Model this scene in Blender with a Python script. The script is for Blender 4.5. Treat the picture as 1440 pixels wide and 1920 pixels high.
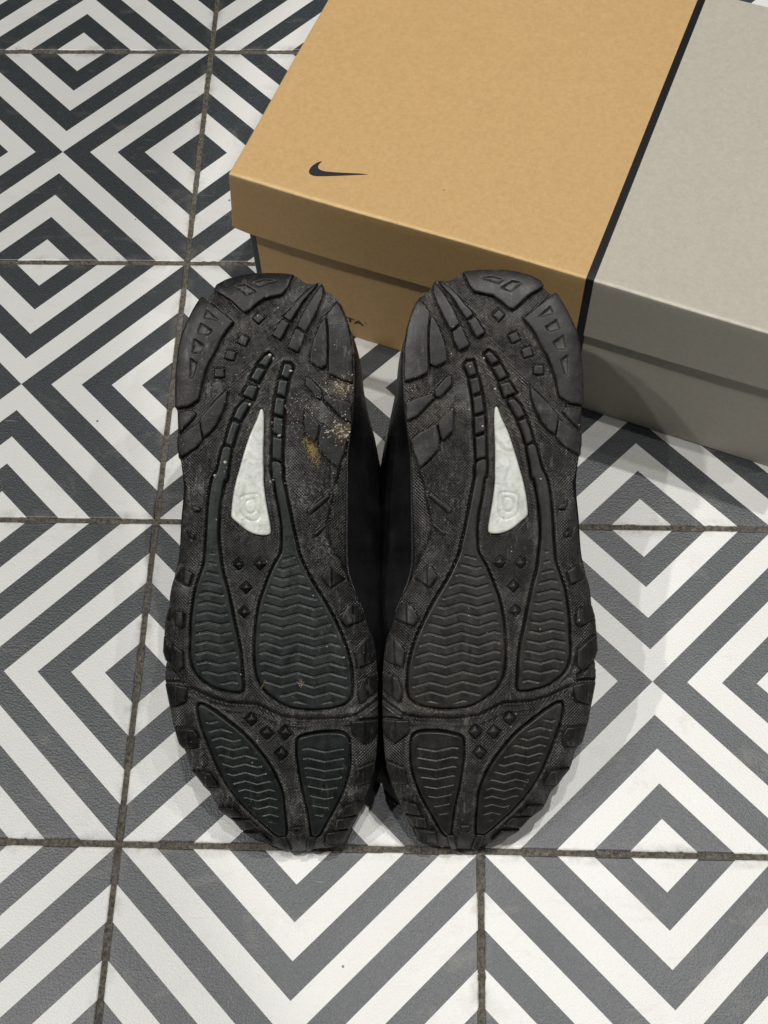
import bpy, bmesh, math, random
import numpy as np
from mathutils import Matrix, Vector, noise as mnoise

random.seed(7); RNG = np.random.default_rng(7)
for o in list(bpy.data.objects): bpy.data.objects.remove(o)
SC = bpy.context.scene
COL = SC.collection
CM = 0.01

# ------------------------------------------------------------------ camera
cam_data = bpy.data.cameras.new('camera')
cam_data.sensor_fit = 'VERTICAL'; cam_data.sensor_height = 36.0
cam_data.lens = 2502.93 / 1920.0 * 36.0
cam_data.clip_start = 0.01; cam_data.clip_end = 100.0
cam = bpy.data.objects.new('camera', cam_data); COL.objects.link(cam)
cam.location = (0.168865, -0.171704, 0.736238)
cam.rotation_euler = (math.radians(27.34456), math.radians(1.36409), math.radians(1.50082))
SC.camera = cam

# ------------------------------------------------------------------ world: dim even indoor ambient
world = bpy.data.worlds.new('World'); SC.world = world; world.use_nodes = True
bg = world.node_tree.nodes['Background']
bg.inputs['Color'].default_value = (1.0, 0.985, 0.96, 1); bg.inputs['Strength'].default_value = 0.035

# ------------------------------------------------------------------ shop ceiling lamps
def lamp(name, off, watts, size, col=(1.0, 0.985, 0.955)):
    h = 2.6
    d = bpy.data.lights.new(name, 'AREA'); d.shape = 'DISK'; d.size = size; d.energy = watts; d.color = col
    o = bpy.data.objects.new(name, d); COL.objects.link(o)
    c = Vector((0.15, 0.18, 0.0))
    o.location = c + Vector((off[0] * h, off[1] * h, h))
    o.rotation_euler = (c - o.location).to_track_quat('-Z', 'Y').to_euler()
    return o
# accent spot behind the box: hard shadows, glare on the glaze, beam edge left of the shoes
d = bpy.data.lights.new('ceiling_spot_behind_box', 'SPOT'); d.energy = 86.0; d.shadow_soft_size = 0.02
d.spot_size = math.radians(34); d.spot_blend = 0.12; d.color = (1.0, 0.985, 0.955)
o = bpy.data.objects.new('ceiling_spot_behind_box', d); COL.objects.link(o)
o.location = (0.15 + 0.22 * 2.6, 0.18 + 0.205 * 2.6, 2.6)
o.rotation_euler = (Vector((0.75, 0.36, 0)) - o.location).to_track_quat('-Z', 'Y').to_euler()
lamp('ceiling_spot_overhead', (0.03, 0.055), 11.5, 0.05)
lamp('ceiling_spot_right', (0.47, 0.06), 8.5, 0.06)
lamp('ceiling_spot_front_left', (-0.42, -0.13), 17.0, 0.05)
lamp('ceiling_spot_front_right', (0.36, -0.34), 6.0, 0.06)
lamp('ceiling_spot_left', (-0.56, -0.06), 24.0, 0.06)

vs = SC.view_settings
vs.view_transform = 'Standard'; vs.look = 'None'; vs.exposure = 0.0; vs.gamma = 1.0; vs.use_curve_mapping = False
SC.render.engine = 'CYCLES'

# ------------------------------------------------------------------ node helpers
class NT:
    def __init__(s, name):
        s.m = bpy.data.materials.new(name); s.m.use_nodes = True
        s.t = s.m.node_tree; s.b = s.t.nodes['Principled BSDF']
    def n(s, typ, **kw):
        nd = s.t.nodes.new(typ)
        for k, v in kw.items(): setattr(nd, k, v)
        return nd
    def put(s, sock, v):
        if v is None: return
        if isinstance(v, bpy.types.NodeSocket): s.t.links.new(v, sock)
        elif isinstance(v, (tuple, list)):
            sock.default_value = tuple(v) + ((1.0,) if len(v) == 3 and sock.type == 'RGBA' else ())
        else: sock.default_value = v
    def math(s, op, a, b=None, c=None, clamp=False):
        nd = s.n('ShaderNodeMath', operation=op, use_clamp=clamp)
        for i, v in enumerate((a, b, c)): s.put(nd.inputs[i], v) if v is not None else None
        return nd.outputs[0]
    def mix(s, f, a, b, mode='MIX'):
        nd = s.n('ShaderNodeMix', data_type='RGBA', blend_type=mode)
        s.put(nd.inputs[0], f); s.put(nd.inputs[6], a); s.put(nd.inputs[7], b)
        return nd.outputs[2]
    def noise(s, vec, scale, detail=3, rough=.55, dist=0):
        nd = s.n('ShaderNodeTexNoise'); s.put(nd.inputs['Vector'], vec)
        nd.inputs['Scale'].default_value = scale; nd.inputs['Detail'].default_value = detail
        nd.inputs['Roughness'].default_value = rough; nd.inputs['Distortion'].default_value = dist
        return nd.outputs['Fac']
    def vor(s, vec, scale, feature='F1', out='Distance', rnd=1.0):
        nd = s.n('ShaderNodeTexVoronoi', feature=feature); s.put(nd.inputs['Vector'], vec)
        nd.inputs['Scale'].default_value = scale; nd.inputs['Randomness'].default_value = rnd
        return nd.outputs[out]
    def ramp(s, f, lo, hi, a=0.0, b=1.0):
        nd = s.n('ShaderNodeMapRange', clamp=True); s.put(nd.inputs[0], f)
        nd.inputs[1].default_value = lo; nd.inputs[2].default_value = hi
        nd.inputs[3].default_value = a; nd.inputs[4].default_value = b
        return nd.outputs[0]
    def obj(s): return s.n('ShaderNodeTexCoord').outputs['Object']
    def world(s): return s.n('ShaderNodeNewGeometry').outputs['Position']
    def rand(s): return s.n('ShaderNodeObjectInfo').outputs['Random']
    def attr(s, name): return s.n('ShaderNodeAttribute', attribute_name=name).outputs['Fac']
    def xyz(s, v):
        nd = s.n('ShaderNodeSeparateXYZ'); s.put(nd.inputs[0], v); return nd.outputs
    def scaled(s, v, sc, rot=(0, 0, 0), loc=(0, 0, 0)):
        nd = s.n('ShaderNodeMapping'); s.put(nd.inputs[0], v)
        nd.inputs['Location'].default_value = loc
        nd.inputs['Scale'].default_value = sc; nd.inputs['Rotation'].default_value = rot; return nd.outputs[0]
    def bump(s, h, strength, dist, prev=None):
        nd = s.n('ShaderNodeBump'); s.put(nd.inputs['Height'], h)
        nd.inputs['Strength'].default_value = strength; nd.inputs['Distance'].default_value = dist
        if prev is not None: s.t.links.new(prev, nd.inputs['Normal'])
        return nd.outputs[0]
    def done(s, col, rough, normal=None, spec=None):
        s.put(s.b.inputs['Base Color'], col); s.put(s.b.inputs['Roughness'], rough)
        if normal is not None: s.t.links.new(normal, s.b.inputs['Normal'])
        if spec is not None: s.b.inputs['Specular IOR Level'].default_value = spec
        return s.m

def tile_material():
    k = NT('patterned_cement_tile')
    P = k.obj(); W = k.world(); x, y, z = k.xyz(P)
    H = 0.1
    # slightly wavy print edge
    wob = k.math('MULTIPLY', k.math('SUBTRACT', k.noise(W, 900, 2), .5), 0.00015)
    ax = k.math('DIVIDE', k.math('ABSOLUTE', k.math('ADD', x, wob)), H)
    ay = k.math('DIVIDE', k.math('ABSOLUTE', k.math('ADD', y, wob)), H)
    # quadrant left/right: ax > ay
    lr = k.math('GREATER_THAN', ax, ay)
    mx = k.math('MAXIMUM', ax, ay); mn = k.math('MINIMUM', ax, ay)
    d = k.math('ADD', k.math('SUBTRACT', 1.0, mx), mn)             # 0 at edge midpoint, 1 on the diagonal
    band = k.math('FLOOR', k.math('MULTIPLY', k.math('MINIMUM', d, 0.9999), 5.0))
    odd = k.math('MODULO', band, 2.0)                              # 0,1,0,1,0
    dark = k.math('ABSOLUTE', k.math('SUBTRACT', lr, odd))         # lr: bands 0,2,4 dark ; tb: bands 1,3 dark
    dark = k.math('GREATER_THAN', dark, .5)
    big = k.noise(W, 9, 4, .6); fine = k.noise(W, 1100, 2, .7); mid = k.noise(W, 120, 4, .65)
    white = k.mix(k.ramp(big, .35, .7), (.785, .785, .76), (.735, .73, .70))
    white = k.mix(k.ramp(mid, .58, .8, 0, .22), white, (.60, .59, .55))
    white = k.mix(k.ramp(fine, .48, .80, 0, .32), white, (.52, .51, .48))
    blk = k.mix(k.ramp(mid, .4, .7), (.021, .0265, .031), (.026, .032, .037))
    blk = k.mix(k.ramp(fine, .52, .74, 0, .65), blk, (.12, .13, .14))
    col = k.mix(dark, white, blk)
    # small specks, smudges and hairline scratches
    sp = k.vor(W, 34, 'F1', 'Distance'); spn = k.noise(W, 21, 2)
    speck = k.math('MULTIPLY', k.math('LESS_THAN', sp, .026), k.math('GREATER_THAN', spn, .50))
    col = k.mix(k.math('MULTIPLY', speck, .85), col, (.035, .033, .03))
    sm = k.ramp(k.noise(k.scaled(W, (1, 1.7, 1), (0, 0, .5)), 26, 5, .7, .6), .57, .76, 0, .26)
    col = k.mix(sm, col, (.36, .33, .27))
    scr = k.noise(k.scaled(W, (30, 900, 1), (0, 0, .62)), 1.0, 2, .5)
    scm = k.math('MULTIPLY', k.ramp(scr, .72, .76, 0, .6), k.ramp(k.noise(W, 14, 2), .50, .60))
    col = k.mix(scm, col, (.38, .37, .34))
    # grime along the tile rim
    ed = k.math('MAXIMUM', ax, ay)
    gr = k.math('MULTIPLY', k.ramp(ed, .925, .985), k.ramp(k.noise(W, 60, 4, .7), .45, .75, 0, .8))
    col = k.mix(gr, col, (.17, .15, .12))
    pits = k.noise(W, 800, 2, .6); wav = k.noise(W, 60, 2)
    b = k.bump(pits, .42, .0006); b = k.bump(wav, .03, .002, b)
    rough = k.math('ADD', .41, k.math('MULTIPLY', k.noise(W, 12, 3), .10))
    rv = k.rand(); hs = k.n('ShaderNodeHueSaturation'); k.put(hs.inputs['Color'], col); k.put(hs.inputs['Value'], k.ramp(rv, 0, 1, .945, 1.03)); col = hs.outputs[0]
    return k.done(col, rough, b, .9)

def grout_material():
    k = NT('dirty_grout'); W = k.world()
    a = k.noise(W, 500, 5, .7); b = k.noise(W, 55, 4, .6)
    col = k.mix(k.ramp(a, .35, .7), (.055, .050, .041), (.235, .21, .17))
    col = k.mix(k.ramp(b, .5, .75, 0, .6), col, (.07, .06, .05))
    col = k.mix(k.ramp(k.noise(W, 900, 2), .68, .8, 0, .8), col, (.36, .32, .25))
    return k.done(col, .85, k.bump(a, .8, .0015), .25)

def board_material(name, dark, light, fibre):
    k = NT(name); P = k.obj()
    a = k.noise(P, 330, 5, .75); b = k.noise(P, 16, 4, .6); f = k.noise(k.scaled(P, (1, 1, 1)), 750, 3, .7)
    col = k.mix(k.ramp(a, .3, .7), dark, light)
    col = k.mix(k.ramp(b, .4, .75, 0, .12), col, dark)
    col = k.mix(k.ramp(f, .58, .75, 0, .35), col, fibre)
    col = k.mix(k.ramp(f, .42, .28, 0, .30), col, tuple(c * .6 for c in dark))
    sp = k.math('LESS_THAN', k.vor(P, 38), .028)
    col = k.mix(k.math('MULTIPLY', sp, k.ramp(k.noise(P, 23, 1), .6, .65)), col, tuple(c * .3 for c in dark))
    wv = k.noise(P, 34, 3, .6)
    hair = k.noise(k.scaled(P, (28, 700, 28), (0, 0, .25)), 1.0, 2, .5)
    col = k.mix(k.math('MULTIPLY', k.ramp(hair, .735, .765, 0, .35), k.ramp(k.noise(P, 19, 2), .52, .62)), col, fibre)
    rub = k.ramp(k.noise(k.scaled(P, (1, .35, 1), (0, 0, -.6)), 75, 5, .75), .60, .74, 0, .16)
    col = k.mix(rub, col, fibre)
    n = k.bump(f, .12, .0006); n = k.bump(wv, .18, .0022, n)
    x, y, z = k.xyz(P)
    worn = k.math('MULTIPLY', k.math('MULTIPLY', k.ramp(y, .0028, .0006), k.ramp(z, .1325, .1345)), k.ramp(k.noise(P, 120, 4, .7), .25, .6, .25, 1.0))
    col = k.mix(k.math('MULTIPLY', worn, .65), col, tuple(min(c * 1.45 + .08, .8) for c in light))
    return k.done(col, k.math('ADD', .52, k.math('MULTIPLY', a, .15)), n, .35)

def ink_material(name, col, rough=.5):
    k = NT(name); P = k.obj(); f = k.noise(P, 600, 3, .7)
    return k.done(k.mix(k.ramp(f, .4, .75, 0, .5), col, tuple(c * 1.6 + .006 for c in col)), rough, k.bump(f, .1, .0004), .4)

def rubber_material(name, base, dust_col, dust, rough=.5, knurl=0.0, scuff=.35, spec=.28, smear=0.0, ochre=0.0):
    """Black outsole rubber: grain, scuffs, dust caught in the relief (attribute 'dust' = cavities)."""
    k = NT(name); P = k.obj(); W = k.world()
    big = k.noise(W, 45, 5, .65); mid = k.noise(W, 210, 4, .7); fine = k.noise(W, 1300, 2, .7)
    col = k.mix(k.ramp(mid, .35, .7), tuple(c * .6 for c in base), tuple(c * 1.25 for c in base))
    at = k.attr('dust')
    grit_ = k.noise(W, 620, 3, .75)
    clump = k.math('MULTIPLY', k.ramp(big, .47, .64), k.math('ADD', k.ramp(fine, .50, .64, 0, .55), k.ramp(grit_, .54, .68, 0, .75)), clamp=True)
    nrm = None
    if knurl:
        x, y, z = k.xyz(P)
        fr = 2 * math.pi / .00118 / math.sqrt(2)
        u = k.math('SINE', k.math('MULTIPLY', k.math('ADD', x, y), fr))
        v = k.math('SINE', k.math('MULTIPLY', k.math('SUBTRACT', x, y), fr))
        kn = k.math('MAXIMUM', u, v)                      # raised diagonal weave, sunk diamonds between
        tops = k.ramp(kn, .2, .95)
        area = k.ramp(k.noise(W, 30, 3), .30, .52)
        clump = k.math('MULTIPLY', clump, k.ramp(kn, -.6, .9, .55, 1.0))
        nrm = k.bump(k.math('MULTIPLY', kn, area), knurl, .0011)
    d = k.math('ADD', k.math('MULTIPLY', clump, dust), k.math('MULTIPLY', at, k.math('ADD', k.ramp(mid, .40, .62, .08, .55), k.ramp(grit_, .50, .66, 0, .55))), clamp=True)
    col = k.mix(d, col, dust_col)
    # pale scuffs dragged along the shoe
    s1 = k.noise(k.scaled(W, (1, .28, .28), (0, 0, .35)), 320, 4, .75)
    s2 = k.math('MULTIPLY', k.ramp(s1, .56, .68, 0, scuff), k.ramp(k.noise(W, 28, 3), .40, .62))
    col = k.mix(s2, col, tuple(c * .9 for c in dust_col))
    if smear:
        sm = k.math('MULTIPLY', k.attr('smear'), k.math('ADD', k.ramp(s1, .50, .60, 0, .55), k.ramp(grit_, .54, .60, 0, .65)))
        col = k.mix(k.math('MULTIPLY', sm, smear, clamp=True), col, (.27, .26, .24))
    if ochre: col = k.mix(k.math('MULTIPLY', k.attr('ochre'), k.ramp(grit_, .42, .58, 0, ochre), clamp=True), col, (.30, .215, .085))
    # tiny bright crumbs
    cr = k.math('MULTIPLY', k.math('LESS_THAN', k.vor(W, 260), .10), k.ramp(k.noise(W, 70, 2), .60, .66))
    col = k.mix(k.math('MULTIPLY', cr, .8), col, (.45, .42, .36))
    nrm = k.bump(mid, .25, .0006, nrm) if nrm is not None else k.bump(mid, .25, .0006)
    nrm = k.bump(fine, .25, .0003, nrm)
    r = k.math('ADD', rough, k.math('MULTIPLY', k.math('ADD', d, k.math('SUBTRACT', mid, .5)), .35), clamp=True)
    return k.done(col, r, nrm, spec)

def window_material():
    k = NT('cloudy_white_rubber'); W = k.world()
    a = k.noise(W, 95, 5, .7, 1.2); b = k.noise(W, 330, 4, .7); at = k.attr('dust')
    col = k.mix(k.ramp(a, .35, .70), (.74, .75, .71), (.41, .43, .38))
    col = k.mix(k.ramp(b, .52, .72, 0, .60), col, (.30, .30, .235))
    col = k.mix(k.math('MULTIPLY', at, .55), col, (.24, .26, .20))
    return k.done(col, k.ramp(a, .3, .7, .2, .45), k.bump(b, .25, .0005), .5)

def fabric_material():
    k = NT('black_upper_synthetic'); P = k.obj()
    w = k.noise(P, 900, 2); m = k.noise(P, 60, 4)
    col = k.mix(k.ramp(m, .3, .7), (.005, .005, .0055), (.012, .012, .013))
    return k.done(col, k.ramp(m, .3, .7, .28, .5), k.bump(w, .5, .0006), .35)

def crumb_material(name, col):
    k = NT(name); f = k.noise(k.world(), 2200, 3)
    return k.done(k.mix(k.ramp(f, .35, .65), tuple(c * .5 for c in col), col), .8)

M_TILE = tile_material(); M_GROUT = grout_material()
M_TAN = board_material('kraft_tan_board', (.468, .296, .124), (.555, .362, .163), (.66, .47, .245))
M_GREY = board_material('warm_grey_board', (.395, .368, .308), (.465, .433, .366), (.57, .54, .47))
M_BLACK = ink_material('black_printed_board', (.007, .0067, .007), .42)
M_INK = ink_material('black_ink', (.014, .014, .016))
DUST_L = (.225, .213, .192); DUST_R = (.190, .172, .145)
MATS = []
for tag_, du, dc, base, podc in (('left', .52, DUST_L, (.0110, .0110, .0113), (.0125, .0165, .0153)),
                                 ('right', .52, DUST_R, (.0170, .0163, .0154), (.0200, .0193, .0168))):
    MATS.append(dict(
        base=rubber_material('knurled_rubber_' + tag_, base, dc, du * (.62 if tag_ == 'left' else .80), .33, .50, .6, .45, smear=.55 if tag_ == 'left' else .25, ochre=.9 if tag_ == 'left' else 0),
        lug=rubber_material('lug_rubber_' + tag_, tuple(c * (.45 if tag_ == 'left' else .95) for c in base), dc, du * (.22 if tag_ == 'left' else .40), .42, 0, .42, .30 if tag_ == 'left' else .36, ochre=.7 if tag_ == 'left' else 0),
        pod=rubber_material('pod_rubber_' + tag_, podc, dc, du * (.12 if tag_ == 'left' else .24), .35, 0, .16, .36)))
M_SEAM = ink_material('glossy_black_trim', (.010, .010, .011), .25); M_WIN = window_material(); M_UP = fabric_material()
M_YEL = crumb_material('ochre_dirt', (.42, .30, .10)); M_WHT = crumb_material('pale_grit', (.70, .62, .52))

# ------------------------------------------------------------------ object helpers
def link(name, mesh, parent=None, mats=(), loc=None, smooth=False):
    o = bpy.data.objects.new(name, mesh); COL.objects.link(o)
    for m in mats: mesh.materials.append(m)
    if parent is not None: o.parent = parent
    if loc is not None: o.location = loc
    if smooth: mesh.polygons.foreach_set('use_smooth', [True] * len(mesh.polygons))
    return o
def mesh_of(name, verts, faces):
    me = bpy.data.meshes.new(name); me.from_pydata([tuple(v) for v in verts], [], [tuple(f) for f in faces]); me.update(); return me
def tag(o, label, cat, group=None):
    o['label'] = label; o['category'] = cat
    if group: o['group'] = group
def sstep(a, b, x):
    t = np.clip((x - a) / (b - a), 0, 1); return t * t * (3 - 2 * t)

# ------------------------------------------------------------------ floor: grout bed and single tiles
I0, I1, J0, J1 = -4, 6, -3, 7            # tile index range; tiles are 20 cm
GAP = 0.0031
def grout_bed():
    V, F = [], []
    def strip(horizontal, k):
        a0, a1 = ((I0, I1) if horizontal else (J0, J1))
        n = int((a1 - a0) * 0.2 / 0.0016); w = np.linspace(-.0030, .0030, 8); base = len(V)
        for i in range(n + 1):
            a = a0 * .2 + (a1 - a0) * .2 * i / n
            for q, ww in enumerate(w):
                p = (a, k * .2 + ww) if horizontal else (k * .2 + ww, a)
                nz = mnoise.noise(Vector((p[0] * 420, p[1] * 420, 3.3 + horizontal))) * .0006 + mnoise.noise(Vector((p[0] * 90, p[1] * 90, 7.7))) * .0005
                edge = .00025 if abs(ww) > .0011 else 0
                zz = -.0008 + nz + edge + (-.0006 if not horizontal else 0) * 0
                if q in (0, 7): zz = -.004
                V.append((p[0], p[1], min(zz, .0003)))
        for i in range(n):
            for q in range(7):
                b = base + i * 8 + q
                f = (b, b + 1, b + 9, b + 8)
                F.append(f if not horizontal else f[::-1])
    for j in range(J0, J1 + 1): strip(True, j)
    for i in range(I0, I1 + 1): strip(False, i)
    b = len(V); X0, X1, Y0, Y1 = I0 * .2 - .01, I1 * .2 + .01, J0 * .2 - .01, J1 * .2 + .01
    V += [(X0, Y0, -.0035), (X1, Y0, -.0035), (X1, Y1, -.0035), (X0, Y1, -.0035)]; F.append((b, b + 1, b + 2, b + 3))
    return mesh_of('grout_bed', V, F)
floor = link('floor', grout_bed(), None, [M_GROUT]); floor['kind'] = 'structure'; floor['label'] = 'floor of black and white diamond patterned square tiles with dirty grout'

def tile_mesh():
    h = .1 - GAP / 2; b = .0009; pts = []
    ring = []
    for (cx, cy, a0) in ((1, 1, 0), (-1, 1, 90), (-1, -1, 180), (1, -1, 270)):
        for a in (0, 45, 90):
            r = .0012; aa = math.radians(a0 + a)
            ring.append((cx * (h - r) + r * math.cos(aa), cy * (h - r) + r * math.sin(aa)))
    n = len(ring); V = []
    for (z, s) in ((-.008, 1.0), (-b, 1.0), (-b * .3, 1 - b * .35 / h), (0, 1 - b * 1.1 / h)):
        V += [(x * s, y * s, z) for x, y in ring]
    F = []
    for k in range(3):
        for i in range(n):
            j = (i + 1) % n; F.append((k * n + i, k * n + j, (k + 1) * n + j, (k + 1) * n + i))
    F.append(tuple(range(3 * n, 4 * n)))
    return mesh_of('tile', V, F)
TM = tile_mesh(); TM.materials.append(M_TILE)
for i in range(I0, I1):
    for j in range(J0, J1):
        o = bpy.data.objects.new('tile', TM); COL.objects.link(o); o.parent = floor
        o.location = (i * .2 + .1, j * .2 + .1, random.uniform(-.00025, .00025))
        o.rotation_euler = (random.uniform(-.0012, .0012), random.uniform(-.0012, .0012), random.uniform(-.002, .002))

# ------------------------------------------------------------------ shoe box
BOX_A = math.radians(-20.0)
# box frame: x = along the front edge, y = towards the back, origin at front-left corner of the lid on the floor
du = Vector((math.cos(BOX_A), math.sin(BOX_A))); dn = Vector((-math.sin(BOX_A), math.cos(BOX_A)))
orig = du * -.0770 + dn * .3555
box = bpy.data.objects.new('shoe_box', None); COL.objects.link(box)
box.location = (orig.x, orig.y, 0); box.rotation_euler = (0, 0, BOX_A)
tag(box, 'tan and grey cardboard shoe box with a black band, lid closed, behind the shoes', 'shoe box')
LX, LY, HT = .366, .2412, .135        # lid length, depth, top height
LZ = .0845                            # lower edge of the lid
S0, S1 = .2185, .2232                 # black band

def shell(x0, x1, y0, y1, z0, z1, r, skip=None, wob=0.0, nx=40, ny=28, nz=6, seed=0):
    """Closed carton wall box with soft folded edges, subdivided and very slightly warped."""
    bm = bmesh.new()
    def face(o, a, b, na, nb):
        g = [[bm.verts.new(o + a * (i / na) + b * (j / nb)) for j in range(nb + 1)] for i in range(na + 1)]
        for i in range(na):
            for j in range(nb): bm.faces.new((g[i][j], g[i + 1][j], g[i + 1][j + 1], g[i][j + 1]))
    X, Y, Z = Vector((x1 - x0, 0, 0)), Vector((0, y1 - y0, 0)), Vector((0, 0, z1 - z0))
    O = Vector((x0, y0, z0))
    face(O + Z, X, Y, nx, ny)
    face(O, X, Z, nx, nz); face(O + X, Y, Z, ny, nz); face(O + X + Y, -X, Z, nx, nz); face(O + Y, -Y, Z, ny, nz)
    bmesh.ops.remove_doubles(bm, verts=bm.verts, dist=1e-6)
    bmesh.ops.recalc_face_normals(bm, faces=bm.faces)
    # soft bevel along the fold lines
    for v in bm.verts:
        p = v.co
        w = Vector((mnoise.noise(Vector((p.x * 9, p.y * 9, p.z * 9 + seed))), mnoise.noise(Vector((p.x * 9, p.y * 9 + 40, p.z * 9 + seed))), mnoise.noise(Vector((p.x * 9 + 80, p.y * 9, p.z * 9 + seed)))))
        v.co = p + w * wob
    ed = [e for e in bm.edges if len(e.link_faces) == 2 and e.calc_face_angle() > 1.0]
    bmesh.ops.bevel(bm, geom=ed, offset=r, segments=3, profile=.6, affect='EDGES')
    return bm
def paint(bm, offx):
    for f in bm.faces:
        c = f.calc_center_median().x - offx
        f.material_index = 0 if c < S0 else (1 if c < S1 else 2)
        f.smooth = True
def split_x(bm, xs):
    for x in xs:
        bmesh.ops.bisect_plane(bm, geom=bm.verts[:] + bm.edges[:] + bm.faces[:], plane_co=(x, 0, 0), plane_no=(1, 0, 0))
def finish(bm, name, mats, parent):
    me = bpy.data.meshes.new(name); bm.to_mesh(me); bm.free(); me.set_sharp_from_angle(angle=math.radians(18))
    o = link(name, me, parent, mats)
    return o
# lid: the left end is slightly splayed towards its rim, as in a worn box
bm = shell(0, LX, 0, LY, LZ, HT, .0013, wob=.0011, seed=3)
for v in bm.verts:
    k = (HT - v.co.z) / (HT - LZ)
    if v.co.x < .02 and k > 0: v.co.x -= .0042 * k * (1 - max(v.co.x, 0) / .02)
    if v.co.z < LZ + .0008:                                     # rounded rim corners
        dx = min(max(v.co.x + .0042, 0), max(LX - v.co.x, 0)); dy = min(max(v.co.y, 0), max(LY - v.co.y, 0))
        dd = min(max(dx, dy), .005)
        v.co.z += .003 * (1 - dd / .005) ** 2
split_x(bm, (S0, S1)); paint(bm, 0)
# inner face of the rim so that the lid has thickness
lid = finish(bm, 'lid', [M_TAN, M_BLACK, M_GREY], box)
so = lid.modifiers.new('board', 'SOLIDIFY'); so.thickness = .0016; so.offset = -1
bpy.context.view_layer.update()
me = bpy.data.meshes.new_from_object(lid.evaluated_get(bpy.context.evaluated_depsgraph_get())); lid.modifiers.clear(); lid.data = me
me.set_sharp_from_angle(angle=math.radians(18))
# body
bm = shell(.0045, LX - .004, .0042, LY - .004, .0006, HT - .004, .0012, wob=.0009, nz=10, seed=11)
split_x(bm, (.0088, S0, S1)); paint(bm, 0)
for f in bm.faces:
    if f.calc_center_median().x < .0088: f.material_index = 1
body = finish(bm, 'body', [M_TAN, M_BLACK, M_GREY], box)
# printed swoosh mark on the lid
SWOOSH = [(-2.89, 2.8), (-3.13, 2.59), (-3.31, 2.23), (-3.34, 1.91), (-3.25, 1.71), (-3.05, 1.62), (-2.74, 1.66), (-2.25, 1.84), (-1.53, 2.14), (-0.74, 2.48), (0.02, 2.8), (-0.37, 2.72), (-1.2, 2.48), (-2.04, 2.24), (-2.57, 2.14), (-2.82, 2.19), (-2.96, 2.33), (-2.97, 2.53)]
def smooth_poly(pts, corners=(), n=6):
    out = []; N = len(pts)
    for i in range(N):
        p0, p1, p2, p3 = (np.array(pts[(i + q) % N], float) for q in (-1, 0, 1, 2))
        if i in corners: p0 = p1
        if (i + 1) % N in corners: p3 = p2
        for s in range(n):
            t = s / n
            out.append(.5 * ((2 * p1) + (-p0 + p2) * t + (2 * p0 - 5 * p1 + 4 * p2 - p3) * t * t + (-p0 + 3 * p1 - 3 * p2 + p3) * t ** 3))
    return np.array(out)
sw = smooth_poly(SWOOSH, corners=(0, 10))
from mathutils.bvhtree import BVHTree
def lid_z(x, y): return HT
bm = bmesh.new()
vs_ = [bm.verts.new(((x + 7.70) * CM, y * CM, HT + .0009)) for x, y in sw]
f = bm.faces.new(vs_); bmesh.ops.recalc_face_normals(bm, faces=[f])
if f.normal.z < 0: f.normal_flip()
bmesh.ops.triangulate(bm, faces=[f])
mark = finish(bm, 'swoosh_mark', [M_INK], box)
dg = bpy.context.evaluated_depsgraph_get()
def drape(o, host, axis):
    """Lay a flat print exactly on the (slightly warped) board surface."""
    hm = host.data; T = BVHTree.FromPolygons([v.co[:] for v in hm.vertices], [p.vertices[:] for p in hm.polygons])
    for v in o.data.vertices:
        p = v.co.copy(); p[axis] = 1.0 if axis == 2 else -1.0
        d = Vector((0, 0, -1)) if axis == 2 else Vector((0, 1, 0))
        h = T.ray_cast(p, d)[0]
        if h is not None: v.co = h - d * .00025
drape(mark, lid, 2)
def lettering(txt, size, bold):
    cu = bpy.data.curves.new('lettering', 'FONT'); cu.body = txt; cu.size = size; cu.offset = bold; cu.resolution_u = 3
    tmp = bpy.data.objects.new('lettering', cu); COL.objects.link(tmp)
    bpy.context.view_layer.update()
    me = bpy.data.meshes.new_from_object(tmp.evaluated_get(bpy.context.evaluated_depsgraph_get()))
    bpy.data.objects.remove(tmp); bpy.data.curves.remove(cu)
    return me
me = lettering('NOCTA', .0062, .00022)
xs = [v.co.x for v in me.vertices]; x1 = max(xs)
for v in me.vertices: v.co = Vector(((v.co.x - x1) * 1.55 + .0795, 0, .0160 + v.co.y * .95))
txt = link('nocta_lettering', me, box, [M_INK]); drape(txt, body, 1)
me = lettering('TM', .0011, .00003)
for v in me.vertices: v.co = Vector((v.co.x + .0800, 0, .0198 + v.co.y))
tmk = link('trademark_lettering', me, box, [M_INK]); drape(tmk, body, 1)
mark.parent = lid; txt.parent = body; tmk.parent = body

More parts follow.
